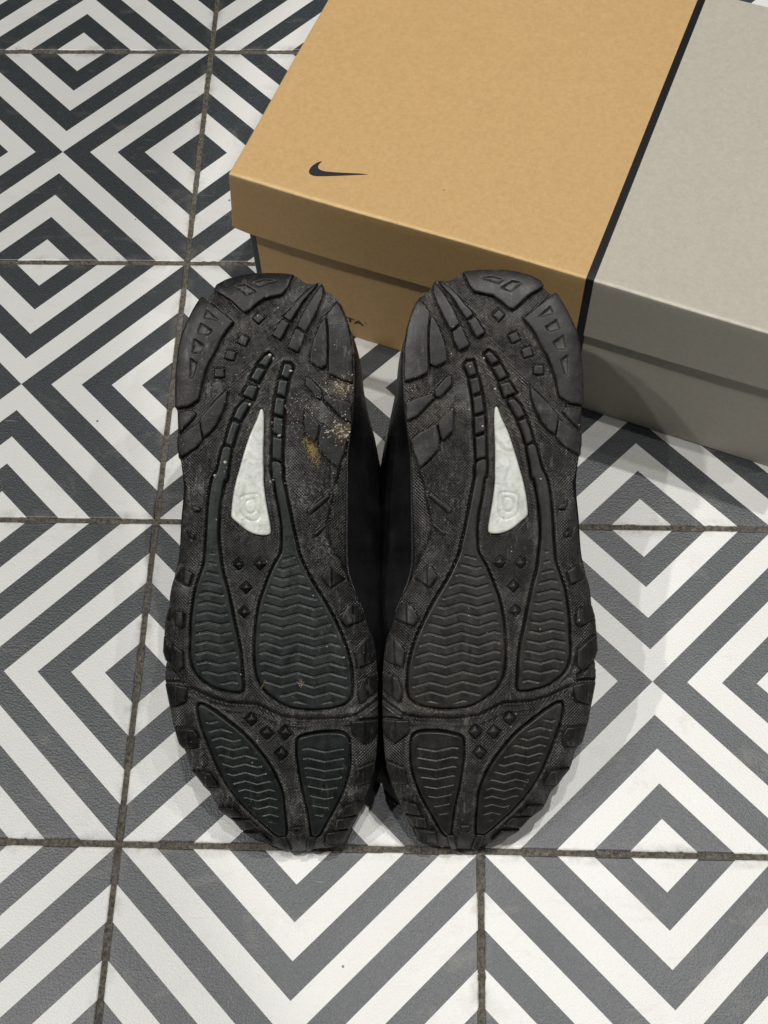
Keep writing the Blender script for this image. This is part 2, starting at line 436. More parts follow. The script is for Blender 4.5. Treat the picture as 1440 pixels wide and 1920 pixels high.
# ------------------------------------------------------------------ sneakers
TRACE = {
 'outline': [(-4.86,30.17),(-4.74,30.44),(-4.27,30.72),(-3.59,30.95),(-2.81,31.09),(-1.85,31.11),(-0.98,31.08),(-0.63,31.03),(-0.36,30.83),(-0.01,30.61),(0.34,30.57),(0.73,30.63),(0.95,30.48),(1.09,30.12),(1.40,29.99),(1.70,29.73),(1.84,29.55),(2.11,29.06),(2.34,28.36),(2.49,27.75),(2.62,26.98),(2.67,26.11),(2.68,25.25),(2.65,24.73),(2.62,23.87),(2.54,23.10),(2.47,22.49),(2.30,21.81),(2.34,21.29),(2.32,20.52),(2.33,19.73),(2.34,18.87),(2.35,18.02),(2.36,17.16),(2.38,16.31),(2.41,15.54),(2.45,14.85),(2.84,14.26),(3.19,13.58),(3.46,12.74),(3.73,11.97),(3.90,11.47),(4.04,10.53),(4.14,9.52),(4.11,9.71),(4.16,8.38),(4.17,7.05),(4.12,5.69),(4.03,5.05),(3.85,4.13),(3.45,3.08),(3.36,2.89),(3.04,2.01),(2.67,1.21),(2.38,0.55),(1.83,0.28),(1.19,0.22),(0.63,0.13),(0.26,0.04),(-0.47,-0.03),(-0.84,0.01),(-1.20,0.16),(-1.56,0.31),(-2.29,0.55),(-2.91,0.89),(-3.17,1.18),(-3.69,1.77),(-4.22,2.20),(-4.43,2.48),(-4.72,3.20),(-5.02,3.57),(-5.16,3.71),(-5.63,4.40),(-5.76,4.59),(-5.93,5.23),(-6.10,5.69),(-6.37,5.95),(-6.55,6.49),(-6.69,7.03),(-6.83,7.75),(-6.97,8.28),(-7.12,9.08),(-7.16,9.88),(-7.13,9.67),(-7.13,10.44),(-7.27,10.87),(-7.25,11.72),(-7.22,12.23),(-7.19,12.66),(-7.02,13.26),(-6.99,13.78),(-6.91,14.29),(-6.75,14.90),(-6.63,15.50),(-6.51,16.02),(-6.44,16.70),(-6.41,17.39),(-6.34,18.25),(-6.23,19.11),(-6.17,19.65),(-6.29,20.08),(-6.48,21.02),(-6.61,21.19),(-6.67,22.05),(-6.67,22.92),(-6.72,23.69),(-6.82,23.82),(-6.80,24.65),(-6.82,25.51),(-6.75,26.38),(-6.67,27.07),(-6.52,27.77),(-6.27,28.38),(-5.95,29.09),(-5.62,29.67),(-5.50,29.79),(-5.19,29.74)],
 'outline_in': [(-4.86,30.17),(-4.74,30.44),(-4.27,30.72),(-3.59,30.95),(-2.81,31.09),(-1.85,31.11),(-0.98,31.08),(-0.63,31.03),(-0.36,30.83),(-0.01,30.61),(0.34,30.57),(0.73,30.63),(0.95,30.48),(1.09,30.12),(1.40,29.99),(1.70,29.73),(1.84,29.55),(2.11,29.06),(2.34,28.36),(2.49,27.75),(2.62,26.98),(2.67,26.11),(2.68,25.25),(2.65,24.73),(2.62,23.87),(2.54,23.10),(2.47,22.49),(2.30,21.81),(2.06,21.12),(1.93,20.64),(1.61,19.64),(1.53,18.95),(1.37,18.18),(1.29,17.57),(1.43,16.98),(1.70,16.38),(1.96,15.96),(2.31,15.28),(2.45,14.85),(2.84,14.26),(3.19,13.58),(3.46,12.74),(3.73,11.97),(3.90,11.47),(4.04,10.53),(4.14,9.52),(4.11,9.71),(4.16,8.38),(4.17,7.05),(4.12,5.69),(4.03,5.05),(3.85,4.13),(3.45,3.08),(3.36,2.89),(3.04,2.01),(2.67,1.21),(2.38,0.55),(1.83,0.28),(1.19,0.22),(0.63,0.13),(0.26,0.04),(-0.47,-0.03),(-0.84,0.01),(-1.20,0.16),(-1.56,0.31),(-2.29,0.55),(-2.91,0.89),(-3.17,1.18),(-3.69,1.77),(-4.22,2.20),(-4.43,2.48),(-4.72,3.20),(-5.02,3.57),(-5.16,3.71),(-5.63,4.40),(-5.76,4.59),(-5.93,5.23),(-6.10,5.69),(-6.37,5.95),(-6.55,6.49),(-6.69,7.03),(-6.83,7.75),(-6.97,8.28),(-7.12,9.08),(-7.16,9.88),(-7.13,9.67),(-7.13,10.44),(-7.27,10.87),(-7.25,11.72),(-7.22,12.23),(-7.19,12.66),(-7.02,13.26),(-6.99,13.78),(-6.91,14.29),(-6.75,14.90),(-6.63,15.50),(-6.51,16.02),(-6.44,16.70),(-6.41,17.39),(-6.34,18.25),(-6.23,19.11),(-6.17,19.65),(-6.29,20.08),(-6.48,21.02),(-6.61,21.19),(-6.67,22.05),(-6.67,22.92),(-6.72,23.69),(-6.82,23.82),(-6.80,24.65),(-6.82,25.51),(-6.75,26.38),(-6.67,27.07),(-6.52,27.77),(-6.27,28.38),(-5.95,29.09),(-5.62,29.67),(-5.50,29.79),(-5.19,29.74)],
 'smears': [(0.79,19.64),(-5.76,19.65),(2.34,25.59),(1.36,27.57),(-4.99,25.01),(-2.19,23.14),(1.18,16.46),(0.53,19.45),(0.11,18.93),(-5.30,5.15),(-4.27,3.11),(0.02,2.82),(1.50,2.08),(3.05,3.55),(-0.36,7.23)],
 'lug': {'heel_top':[(-4.90,30.13),(-4.74,30.44),(-4.27,30.72),(-3.59,30.95),(-2.81,31.09),(-1.85,31.11),(-0.98,31.08),(-0.63,31.01),(-0.79,30.65),(-0.95,30.20),(-1.20,29.88),(-1.63,29.79),(-2.15,29.65),(-2.57,29.34),(-2.95,28.98),(-3.21,28.89),(-3.52,29.15),(-3.97,29.55),(-4.46,29.86)],'heel_left':[(-5.50,29.79),(-5.18,29.59),(-4.74,29.23),(-4.20,28.80),(-3.71,28.40),(-3.92,28.14),(-4.30,27.61),(-4.59,27.00),(-4.93,26.39),(-5.22,25.61),(-5.38,24.92),(-5.50,24.23),(-6.01,23.87),(-6.79,23.78),(-6.82,25.51),(-6.75,26.38),(-6.67,27.07),(-6.52,27.77),(-6.27,28.38),(-5.95,29.09),(-5.62,29.67)],'l3':[(-6.67,23.52),(-6.27,23.66),(-5.79,23.69),(-5.64,23.45),(-5.99,23.05),(-6.61,22.40)],'l4a':[(-3.97,24.86),(-4.03,24.24),(-4.23,23.55),(-4.56,22.85),(-4.94,22.42),(-5.22,22.20),(-5.34,22.67),(-5.42,23.28),(-4.71,24.10)],'l4b':[(-5.45,23.06),(-5.36,22.59),(-5.27,22.11),(-5.58,21.68),(-6.50,21.12),(-6.64,21.62),(-6.67,22.27),(-6.24,22.53)],'d5a':[(0.75,30.62),(0.13,30.25),(-0.33,29.71),(-0.75,29.13),(-1.15,28.69),(-0.73,28.38),(-0.44,28.87),(-0.06,29.53),(0.35,30.07)],'d5b':[(-1.20,28.60),(-0.76,28.32),(-0.98,27.90),(-1.23,27.39),(-1.71,27.68),(-1.41,28.20)],'d6a':[(0.88,30.53),(1.00,30.30),(0.97,29.85),(0.72,29.14),(0.48,28.61),(0.10,27.82),(-0.38,28.17),(-0.21,28.61),(0.03,29.14),(0.45,29.89)],'d6b':[(-0.42,28.13),(0.05,27.75),(-0.03,27.30),(-0.27,26.74),(-0.87,27.03),(-0.67,27.55)],'r7a':[(1.12,28.75),(1.23,27.92),(1.28,26.96),(1.24,26.10),(0.95,25.93),(0.33,26.25),(0.38,26.87),(0.54,27.56),(0.83,28.26)],'r7b':[(1.71,29.59),(1.93,29.33),(2.20,28.71),(2.43,28.01),(2.57,27.06),(2.63,26.11),(2.64,25.21),(1.99,25.37),(1.35,25.67),(1.33,26.10),(1.35,26.96),(1.30,27.92),(1.18,28.84)],'r8a':[(0.12,25.50),(0.44,25.40),(1.06,24.72),(0.98,24.33),(0.72,24.37),(0.11,25.01)],'r8b':[(1.13,24.62),(1.58,24.47),(2.10,24.30),(2.60,24.13),(2.56,23.14),(2.02,23.35),(1.50,23.86),(1.06,24.29)],'r9a':[(0.08,23.89),(0.39,23.51),(0.91,22.99),(0.79,22.31),(0.67,22.05),(0.14,22.56),(0.07,23.16)],'r9b':[(1.00,23.00),(1.43,22.74),(1.95,22.49),(2.39,22.15),(2.22,21.46),(1.93,20.64),(1.46,21.02),(0.89,21.62),(0.84,22.22)],'w1':[(0.25,18.46),(1.44,19.39),(1.50,19.16),(0.40,18.21)],'w2':[(0.61,17.22),(1.31,17.81),(1.28,17.57),(0.70,17.05)],'x1':[(-5.87,18.70),(-5.37,18.54),(-5.29,18.31),(-5.74,18.33)],'x2':[(-6.15,17.33),(-5.69,17.10),(-5.61,16.82),(-6.01,16.98)],'sl1':[(-6.37,15.42),(-5.66,15.07),(-5.87,14.38),(-6.75,14.74)],'sl2':[(-7.02,13.20),(-6.16,13.02),(-6.09,12.34),(-6.27,12.16),(-7.18,12.56)],'sl3':[(-7.24,11.68),(-6.73,11.39),(-6.12,10.93),(-6.10,10.12),(-6.36,9.85),(-7.14,10.44),(-7.28,10.87)],'sl4':[(-7.12,9.17),(-6.40,9.18),(-5.82,9.08),(-5.96,8.30),(-6.85,7.97)],'sl5':[(-6.60,6.85),(-5.47,6.87),(-5.25,6.52),(-5.29,5.93),(-6.15,5.76),(-6.37,6.00)],'sl6':[(-5.76,4.59),(-4.64,4.52),(-4.23,3.80),(-5.02,3.69)],'sl7':[(-4.43,2.51),(-3.47,2.60),(-2.99,2.13),(-3.75,1.98)],'sl8':[(-3.68,1.89),(-2.59,1.94),(-2.22,1.55),(-3.17,1.21)],'sl9':[(-3.16,1.10),(-2.07,1.19),(-1.53,0.53),(-2.29,0.54)],'sr1':[(1.45,15.61),(1.84,15.27),(2.36,14.90),(1.55,14.35),(1.12,14.94)],'sr2':[(2.51,13.49),(3.15,13.58),(3.43,12.76),(2.44,12.38),(2.16,12.80)],'sr3':[(3.14,11.45),(3.68,11.97),(3.90,11.47),(4.00,10.58),(3.11,10.26),(2.89,11.03)],'sr4':[(3.33,9.66),(4.05,9.98),(4.15,9.01),(3.26,8.38),(3.11,9.07)],'sr5':[(2.76,7.45),(4.15,7.49),(4.14,6.69),(3.62,6.23),(2.90,6.80)],'sr6':[(3.10,4.93),(4.01,5.22),(4.03,4.87),(3.84,4.13),(2.96,4.00)],'sr7':[(2.50,2.85),(3.42,3.06),(3.13,2.29),(2.27,2.24)],'sr8':[(2.04,2.07),(3.06,2.19),(2.69,1.49),(1.95,1.53)],'sr9':[(1.49,1.27),(2.60,1.39),(2.34,0.58),(1.38,0.52)],'t0':[(-0.37,1.56),(0.15,1.57),(0.03,1.23),(-0.32,1.23)],'n3':[(-1.13,0.97),(-0.73,1.00),(-0.50,0.02),(-0.73,-0.07),(-0.89,-0.01)],'n4':[(0.48,1.00),(0.86,1.03),(0.61,0.05),(0.32,0.02)]},
 'sq': {'q0':[(-2.08,28.64),(-2.44,28.26),(-2.81,28.63),(-2.46,29.00)],'q1':[(-2.89,27.56),(-3.10,27.07),(-3.60,27.30),(-3.38,27.79)],'q2':[(-3.57,26.82),(-3.70,26.29),(-4.24,26.43),(-4.10,26.96)],'q3':[(-4.21,25.96),(-4.20,25.41),(-4.75,25.41),(-4.76,25.96)],'w0':[(-2.96,15.55),(-3.27,15.24),(-3.58,15.54),(-3.28,15.85)],'w1':[(-1.85,15.61),(-2.18,15.28),(-2.51,15.60),(-2.19,15.93)],'w2':[(-2.54,14.34),(-2.86,14.01),(-3.19,14.33),(-2.87,14.66)],'w3':[(-2.62,13.03),(-2.92,12.72),(-3.24,13.02),(-2.93,13.33)],'t0':[(-2.13,7.39),(-2.50,7.04),(-2.84,7.41),(-2.47,7.76)],'t1':[(-1.29,6.70),(-1.66,6.35),(-2.01,6.72),(-1.63,7.07)],'t2':[(-0.30,6.72),(-0.69,6.36),(-1.05,6.75),(-0.65,7.11)],'t3':[(-0.53,5.62),(-0.91,5.26),(-1.25,5.64),(-0.87,5.99)]},
 'lad': {'a1':[(-2.08,26.63),(-1.84,26.75),(-1.63,26.55),(-1.98,25.94),(-2.43,26.20)],'a2':[(-2.48,26.07),(-2.00,25.88),(-2.38,25.16),(-2.85,25.36)],'a3':[(-2.92,25.13),(-2.37,24.99),(-2.63,24.25),(-3.28,24.49)],'a4':[(-3.12,24.25),(-2.76,24.10),(-3.30,23.08),(-3.72,23.29),(-3.50,23.81)],'a5':[(-3.75,23.19),(-3.31,22.99),(-3.52,22.43),(-3.72,21.74),(-4.11,21.91),(-3.95,22.60)],'b1':[(-1.05,26.24),(-0.69,26.21),(-0.54,26.00),(-0.79,25.37),(-1.24,25.52)],'b2':[(-1.30,25.42),(-0.79,25.28),(-0.94,24.40),(-1.44,24.57)],'b3':[(-1.47,24.47),(-0.95,24.32),(-1.02,23.36),(-1.58,23.53)],'b4':[(-1.58,23.43),(-1.02,23.29),(-1.02,22.32),(-1.61,22.49)],'b5':[(-1.61,22.38),(-1.04,22.22),(-1.07,21.01),(-1.61,21.14)]},
 'pod': {'p1':[(-4.17,21.78),(-3.76,21.64),(-3.88,20.79),(-3.99,19.93),(-4.08,20.00),(-4.24,19.14),(-4.34,18.28),(-4.38,17.16),(-4.30,16.30),(-4.13,15.19),(-3.90,14.42),(-3.67,13.48),(-3.44,12.46),(-3.20,11.44),(-3.06,10.59),(-2.99,9.74),(-2.94,9.02),(-3.14,8.87),(-3.68,8.92),(-4.37,9.08),(-4.89,9.37),(-5.37,9.79),(-5.63,10.29),(-5.73,10.89),(-5.72,11.57),(-5.72,12.43),(-5.65,13.28),(-5.53,14.14),(-5.33,14.83),(-5.10,15.52),(-5.05,16.12),(-5.00,17.15),(-4.96,18.27),(-4.89,19.13),(-4.75,19.99),(-4.52,20.44),(-4.36,21.13)],'p2':[(-1.61,21.01),(-1.07,20.89),(-1.01,20.14),(-0.98,20.03),(-0.79,19.18),(-0.61,18.32),(-0.42,17.47),(-0.19,16.61),(-0.10,16.19),(0.16,15.59),(0.61,14.74),(1.31,13.64),(1.92,12.54),(2.37,11.53),(2.68,10.51),(2.77,9.83),(2.81,9.07),(2.66,8.56),(2.16,8.25),(1.31,8.07),(0.28,8.05),(-0.58,8.21),(-1.36,8.66),(-1.97,9.25),(-2.23,9.92),(-2.33,10.77),(-2.33,11.88),(-2.24,12.82),(-2.08,13.68),(-1.79,14.54),(-1.46,15.40),(-1.09,16.09),(-1.00,16.43),(-1.00,17.46),(-1.12,18.32),(-1.31,19.17),(-1.45,20.03),(-1.54,20.13)],'p3':[(-5.26,8.08),(-5.08,8.18),(-4.58,7.92),(-3.77,7.35),(-2.87,6.65),(-2.15,5.85),(-1.61,5.13),(-1.17,4.31),(-0.87,3.47),(-0.78,2.51),(-0.73,1.16),(-1.15,1.07),(-1.87,1.71),(-2.57,2.38),(-3.27,3.23),(-3.88,4.16),(-4.31,5.08),(-4.66,5.98),(-5.02,6.88),(-5.23,7.68)],'p4':[(-0.02,6.34),(0.09,6.51),(0.36,6.62),(1.07,6.78),(1.88,6.83),(2.41,6.75),(2.64,6.48),(2.70,5.76),(2.65,4.84),(2.37,3.82),(1.96,2.86),(1.50,1.98),(1.05,1.16),(0.71,1.07),(0.63,1.57),(0.51,2.54),(0.26,3.68),(0.09,4.70),(-0.04,5.71)]},
 'win': [(-2.19,23.80),(-2.10,23.65),(-2.06,22.96),(-2.08,21.67),(-2.04,20.38),(-2.04,20.02),(-1.96,19.34),(-1.81,18.48),(-1.67,17.79),(-1.61,17.24),(-1.84,17.11),(-2.35,17.14),(-2.87,17.35),(-3.40,17.77),(-3.66,17.98),(-3.72,18.24),(-3.64,19.14),(-3.48,20.01),(-3.36,20.45),(-3.11,21.40),(-2.79,22.44),(-2.45,23.22),(-2.29,23.70)],
 'holes': {'heel_top':[[(-3.69,30.31),(-3.22,30.43),(-2.58,30.05),(-3.09,29.84)],[(-2.74,30.52),(-2.18,30.70),(-1.56,30.64),(-2.47,30.30)]],'heel_left':[[(-5.16,29.01),(-4.52,28.43),(-5.31,28.61)],[(-5.47,28.28),(-4.85,27.89),(-5.07,27.64),(-5.63,27.78)],[(-5.79,27.43),(-5.23,27.08),(-5.44,26.72),(-5.90,26.71)],[(-5.97,26.38),(-5.62,26.13),(-5.81,25.42),(-5.97,25.33)]]},
 'lines': {'flex':[(-5.64,8.92),(-4.59,8.45),(-3.69,8.20),(-2.70,8.17),(-2.17,8.14),(-1.62,7.88),(-0.90,7.54),(0.17,7.42),(1.07,7.44),(2.23,7.50),(2.94,7.65)],'ridge1':[(-0.84,29.48),(-1.59,28.16),(-2.43,27.02),(-3.27,25.89),(-4.12,24.93),(-5.41,24.14)],'ridge2':[(-3.87,25.19),(-3.98,24.15),(-4.43,22.94),(-4.94,22.24),(-5.79,21.46)],'finl':[(-7.14,10.35),(-6.66,9.98),(-6.18,9.56)],'finl2':[(-6.18,9.30),(-7.04,9.26)],'finr':[(3.03,7.69),(3.64,8.10),(4.14,8.47)],'finr2':[(3.07,7.47),(4.15,7.49)],'emb':[(-3.16,19.15),(-2.39,19.29),(-2.19,18.99),(-2.24,18.04),(-2.62,17.87),(-3.14,18.16),(-3.26,18.72)],'emb2':[(-2.90,18.90),(-2.51,18.99),(-2.46,18.39),(-2.76,18.25),(-2.98,18.55),(-2.90,18.90)]},
 'grit': [(-1.80,26.65),(-1.64,26.49),(-0.66,25.81),(-2.36,25.01),(-2.98,25.13),(-2.83,24.01),(-1.65,23.07),(-1.23,22.39),(-4.07,20.94),(-4.62,20.22),(-1.56,20.04),(-0.89,19.88),(-0.96,23.97)],
 'blobs': {'yellow':(0.46,21.70),'gl1':(2.09,24.99),'gl2':(2.12,22.66),'gl3':(-0.38,23.15),'gl4':(0.73,23.85),'p2y':(0.10,9.38),'p2e':(-1.91,9.21)},
 'chev': {'p2':[(-0.07,11.49),(0.79,11.25),(1.51,11.60),(-1.66,11.47),(-0.08,12.00)],'p1':[(-4.86,12.53),(-4.17,12.37),(-4.85,12.01)],'p3':[(-2.78,5.11),(-2.15,4.93),(-2.79,4.65)],'p4':[(1.43,5.83),(0.54,5.99),(1.44,5.32)]}}

def sdf(poly, pts):
    """signed distance (inside negative) and nearest boundary point; cm"""
    a = np.asarray(poly, float); b = np.roll(a, -1, 0); n = len(pts)
    best = np.full(n, 1e9); near = np.zeros((n, 2)); ins = np.zeros(n, bool)
    for p, q in zip(a, b):
        e = q - p; w = pts - p; L = e @ e
        if L < 1e-12: continue
        t = np.clip((w @ e) / L, 0, 1); c = p + t[:, None] * e; d2 = ((pts - c) ** 2).sum(1)
        m = d2 < best; best[m] = d2[m]; near[m] = c[m]
        cond = ((p[1] <= pts[:, 1]) != (q[1] <= pts[:, 1]))
        if abs(e[1]) > 1e-12:
            xi = p[0] + (pts[:, 1] - p[1]) * e[0] / e[1]; ins ^= cond & (pts[:, 0] < xi)
    d = np.sqrt(best); return np.where(ins, -d, d), near
def ldist(line, pts):
    a = np.asarray(line, float); best = np.full(len(pts), 1e9)
    for p, q in zip(a[:-1], a[1:]):
        e = q - p; w = pts - p; t = np.clip((w @ e) / (e @ e), 0, 1); best = np.minimum(best, ((pts - p - t[:, None] * e) ** 2).sum(1))
    return np.sqrt(best)
def vnoise(pts, sc, seed=0.0):
    return np.array([mnoise.noise(Vector((x * sc, y * sc, seed))) for x, y in pts])
OUT = smooth_poly(TRACE['outline'], n=2); OUT_IN = smooth_poly(TRACE['outline_in'], n=2)
def zc(t): return -2.2 * np.clip((8 - t) / 8, 0, 2) ** 2 - .6 * np.clip((t - 27) / 5, 0, 2) ** 2
def ground(pts, so=None):
    """sole reference surface (cm): toe spring, heel bevel and the roll at the rim"""
    if so is None: so = sdf(OUT, pts)[0]
    inn = np.clip(-so, 0, 5); t = pts[:, 1]
    roll = .18 + .30 * (1 - sstep(17, 21, t)) + .15 * (1 - sstep(3, 8, t))
    return zc(t) - roll * np.clip(1 - inn / 1.1, 0, 1) ** 2

def patch(name, poly, res, zfun, skirt, parent, mat, dustfun=None):
    """height-field piece that fills a polygon; boundary vertices sit on the outline, wall goes down"""
    poly = np.asarray(poly, float); lo, hi = poly.min(0) - res * 1.5, poly.max(0) + res * 1.5
    nx, ny = int((hi[0] - lo[0]) / res) + 2, int((hi[1] - lo[1]) / res) + 2
    gx, gy = np.meshgrid(lo[0] + np.arange(nx) * res, lo[1] + np.arange(ny) * res, indexing='ij')
    pts = np.stack([gx.ravel(), gy.ravel()], 1); sd, near = sdf(poly, pts)
    ok = (sd < res * .45).reshape(nx, ny)
    cell = ok[:-1, :-1] & ok[1:, :-1] & ok[1:, 1:] & ok[:-1, 1:]
    I, J = np.nonzero(cell); idx = lambda i, j: i * ny + j
    quads = np.stack([idx(I, J), idx(I + 1, J), idx(I + 1, J + 1), idx(I, J + 1)], 1)
    # boundary edges
    ed = np.concatenate([quads[:, [0, 1]], quads[:, [1, 2]], quads[:, [2, 3]], quads[:, [3, 0]]])
    key = np.sort(ed, 1); kk = key[:, 0].astype(np.int64) * (nx * ny) + key[:, 1]
    u, inv, cnt = np.unique(kk, return_inverse=True, return_counts=True)
    bed = ed[cnt[inv] == 1]; bv = np.unique(bed)
    pts[bv] = near[bv]; sd[bv] = 0
    used = np.unique(quads); remap = np.full(nx * ny, -1); remap[used] = np.arange(len(used))
    P = pts[used]; S = sd[used]; so = sdf(OUT, P)[0]
    z = zfun(P, S) + ground(P, so)
    V = np.column_stack([P, z]); quads = remap[quads]; bed = remap[bed]; bvr = remap[bv]
    low = V[bvr].copy(); low[:, 2] = ground(P[bvr], so[bvr]) + skirt
    lm = np.full(len(V), -1); lm[bvr] = len(V) + np.arange(len(bvr))
    wall = np.stack([bed[:, 1], bed[:, 0], lm[bed[:, 0]], lm[bed[:, 1]]], 1)
    V = np.vstack([V, low]); F = np.vstack([quads, wall])
    me = bpy.data.meshes.new(name); me.from_pydata((V * CM).tolist(), [], F.tolist())
    me.polygons.foreach_set('use_smooth', np.concatenate([np.ones(len(quads), bool), np.zeros(len(wall), bool)]))
    if dustfun is not None:
        at = me.attributes.new('dust', 'FLOAT', 'POINT'); dv = np.zeros(len(V)); dv[:len(P)] = dustfun(P, S); at.data.foreach_set('value', dv)
    if dustfun is not None and name in ('outsole', 'lug'):
        sm = np.zeros(len(V)); oc = np.zeros(len(V)); Q = V[:len(P), :2]
        for i, c in enumerate(TRACE['smears']):
            w_ = np.array([.55, .8]) if i % 2 else np.array([.9, .6]); r = (((Q - np.array(c)) / w_) ** 2).sum(1); sm[:len(P)] = np.maximum(sm[:len(P)], np.exp(-r))
        y = TRACE['blobs']; c_, s_ = math.cos(.45), math.sin(.45)
        e = Q - np.array(y['yellow']); a_ = (e[:, 0] * c_ + e[:, 1] * s_) / .26; b_ = (-e[:, 0] * s_ + e[:, 1] * c_) / .55
        oc[:len(P)] = np.exp(-(a_ ** 2 + b_ ** 2))
        for k_ in ('gl1', 'gl2'): oc[:len(P)] = np.maximum(oc[:len(P)], .6 * np.exp(-(((Q - np.array(y[k_])) / .45) ** 2).sum(1)))
        me.attributes.new('smear', 'FLOAT', 'POINT').data.foreach_set('value', sm); me.attributes.new('ochre', 'FLOAT', 'POINT').data.foreach_set('value', oc)
    me.update(); me.materials.append(mat)
    o = bpy.data.objects.new(name, me); COL.objects.link(o); o.parent = parent
    return o

PODS = {k: smooth_poly(v, n=3) for k, v in TRACE['pod'].items()}
WIN = smooth_poly(TRACE['win'], n=2)
SLOTS = list(PODS.values()) + [np.array(v) for v in TRACE['lad'].values()]
# ladder strips share one channel each
def near_set(polys, pts):
    d = np.full(len(pts), 9.0)
    for q in polys:
        lo, hi = q.min(0) - .8, q.max(0) + .8
        m = np.all((pts > lo) & (pts < hi), 1)
        if m.any(): d[m] = np.minimum(d[m], sdf(q, pts[m])[0])
    return d
LUGS = {k: smooth_poly(v, corners=tuple(range(len(v))), n=1) for k, v in TRACE['lug'].items()}
SQS = {k: np.array(v) for k, v in TRACE['sq'].items()}
BASE = -.20
def base_z(P, S):
    z = np.full(len(P), BASE)
    d = near_set(SLOTS, P)
    z -= .24 * (1 - sstep(.035, .11, d)); z += .085 * np.exp(-((d - .20) / .075) ** 2)
    dl = near_set(list(LUGS.values()), P); z -= .08 * (1 - sstep(.02, .11, dl))
    dq = near_set(list(SQS.values()), P); z -= .09 * (1 - sstep(.02, .08, dq)); z += .03 * np.exp(-((dq - .11) / .04) ** 2)
    dw = sdf(WIN, P)[0]; z -= .10 * (1 - sstep(.0, .06, dw)); z += .04 * np.exp(-((dw - .14) / .07) ** 2)
    fx = ldist(TRACE['lines']['flex'], P); z -= .20 * np.exp(-(fx / .10) ** 2); z += .08 * np.exp(-((fx - .30) / .12) ** 2)
    for k in ('ridge1', 'ridge2'):
        r = ldist(TRACE['lines'][k], P); z += .09 * np.exp(-(r / .20) ** 2)
    for k in ('finl', 'finl2', 'finr', 'finr2'):
        r = ldist(TRACE['lines'][k], P); z -= .22 * np.exp(-(r / .09) ** 2); z += .08 * np.exp(-((r - .2) / .08) ** 2)
    so_in = sdf(OUT_IN, P)[0]; z -= .24 * sstep(.0, .12, so_in); z += .07 * np.exp(-((so_in + .08) / .07) ** 2) * sstep(13.5, 15, P[:, 1]) * (1 - sstep(21, 22.5, P[:, 1])) * (P[:, 0] > 0)
    # diagonal valley between heel ridge and squares, waist hollow
    t = P[:, 1]; z -= .10 * np.exp(-((t - 17.5) / 3.2) ** 2) * (1 - sstep(0, 2.2, np.abs(P[:, 0] + 1.6)))
    z += vnoise(P, .9, 4.2) * .03 + vnoise(P, 3.1, 1.1) * .012
    return z
def base_dust(P, S):
    d = near_set(SLOTS, P); dl = near_set(list(LUGS.values()), P)
    a = .30 * np.exp(-((d - .22) / .10) ** 2) + .22 * np.exp(-(np.clip(dl, 0, 9) / .12) ** 2)
    n = vnoise(P, .55, 9.1); heel = sstep(20, 24, P[:, 1])
    return np.clip(a + .42 * np.clip(n + .05, 0, 1) + .22 * heel + .02, 0, 1) * sstep(-.03, .04, d)
def chevrons(k, P):
    c = np.array(TRACE['chev'][k]); up, dn_ = c[0], c[1]
    half = abs(dn_[0] - up[0]); amp = (up[1] - dn_[1]) / 2
    ph = (P[:, 0] - up[0]) / half
    tri = 1 - 2 * np.abs((ph + 1) % 2 - 1)            # +1 at the node 'up'
    sp = abs(c[-1][1] - c[0][1])
    wave = P[:, 1] - amp * tri + vnoise(P, .8, 2.0) * .02
    q = (wave - (up[1] - amp)) / sp; dist = np.abs(q - np.round(q)) * sp
    return dist
def pod_z(k):
    def f(P, S):
        inn = -S
        z = BASE + .16 + .05 * sstep(.1, 1.4, inn)
        z -= .10 * np.clip(1 - inn / .09, 0, 1) ** 2
        top = {'p1': 16.2, 'p2': 16.4, 'p3': 7.5, 'p4': 6.2}[k]; bot = {'p1': 8.9, 'p2': 7.8, 'p3': 1.7, 'p4': 1.9}[k]
        m = sstep(.22, .36, inn) * (1 - sstep(top - .2, top, P[:, 1])) * sstep(bot, bot + .2, P[:, 1])
        z -= m * .075 * np.exp(-(chevrons(k, P) / .036) ** 2)
        return z + vnoise(P, 1.2, 6.6) * .008
    return f
def pod_dust(k):
    def f(P, S):
        inn = -S; g = np.exp(-(chevrons(k, P) / .030) ** 2) * sstep(.22, .36, inn)
        spot = np.clip(vnoise(P, .38, 12.4 + len(k)) + .12, 0, 1)
        return np.clip(g * (.15 + 1.2 * spot) * (.9 if k in ('p2',) else .14), 0, 1) + .35 * np.exp(-(inn / .05) ** 2) * np.clip(vnoise(P, .8, 3.3), 0, 1)
    return f
def lug_z(k):
    hs = [np.array(h) for h in TRACE['holes'].get(k, [])]
    side = k.startswith('s'); low = k in ('w1', 'w2', 'x1', 'x2', 't0')
    top = BASE + (.25 if side else .16 if low else .30)
    if k in ('n3', 'n4'): top = BASE + .22
    if k in ('r8b', 'r9b', 'l4b', 'l3'): top -= .09
    sh = random.Random(hash_name(k)).uniform(-.02, .02)
    def f(P, S):
        inn = -S; z = np.full(len(P), top + sh) - .045 * np.clip(1 - inn / .04, 0, 1) ** 2
        for h in hs:
            d = sdf(h, P)[0]; z -= .11 * (1 - sstep(-.08, .05, d))
        if side:      # split block: one step across each side lug
            c = P.mean(0); z -= .07 * sstep(-.03, .03, (P[:, 0] - c[0]) * (1 if k[1] == 'r' else -1))
        return z + vnoise(P, 1.6, 8.8) * .014
    def g(P, S):
        a = np.zeros(len(P))
        for h in hs: a = np.maximum(a, 1 - sstep(-.04, .04, sdf(h, P)[0]))
        inn = -S
        return np.clip(.42 * a + .30 * np.exp(-(inn / .07) ** 2) * np.clip(.4 + vnoise(P, 1.1, 5.0), 0, 1), 0, 1)
    return f, g
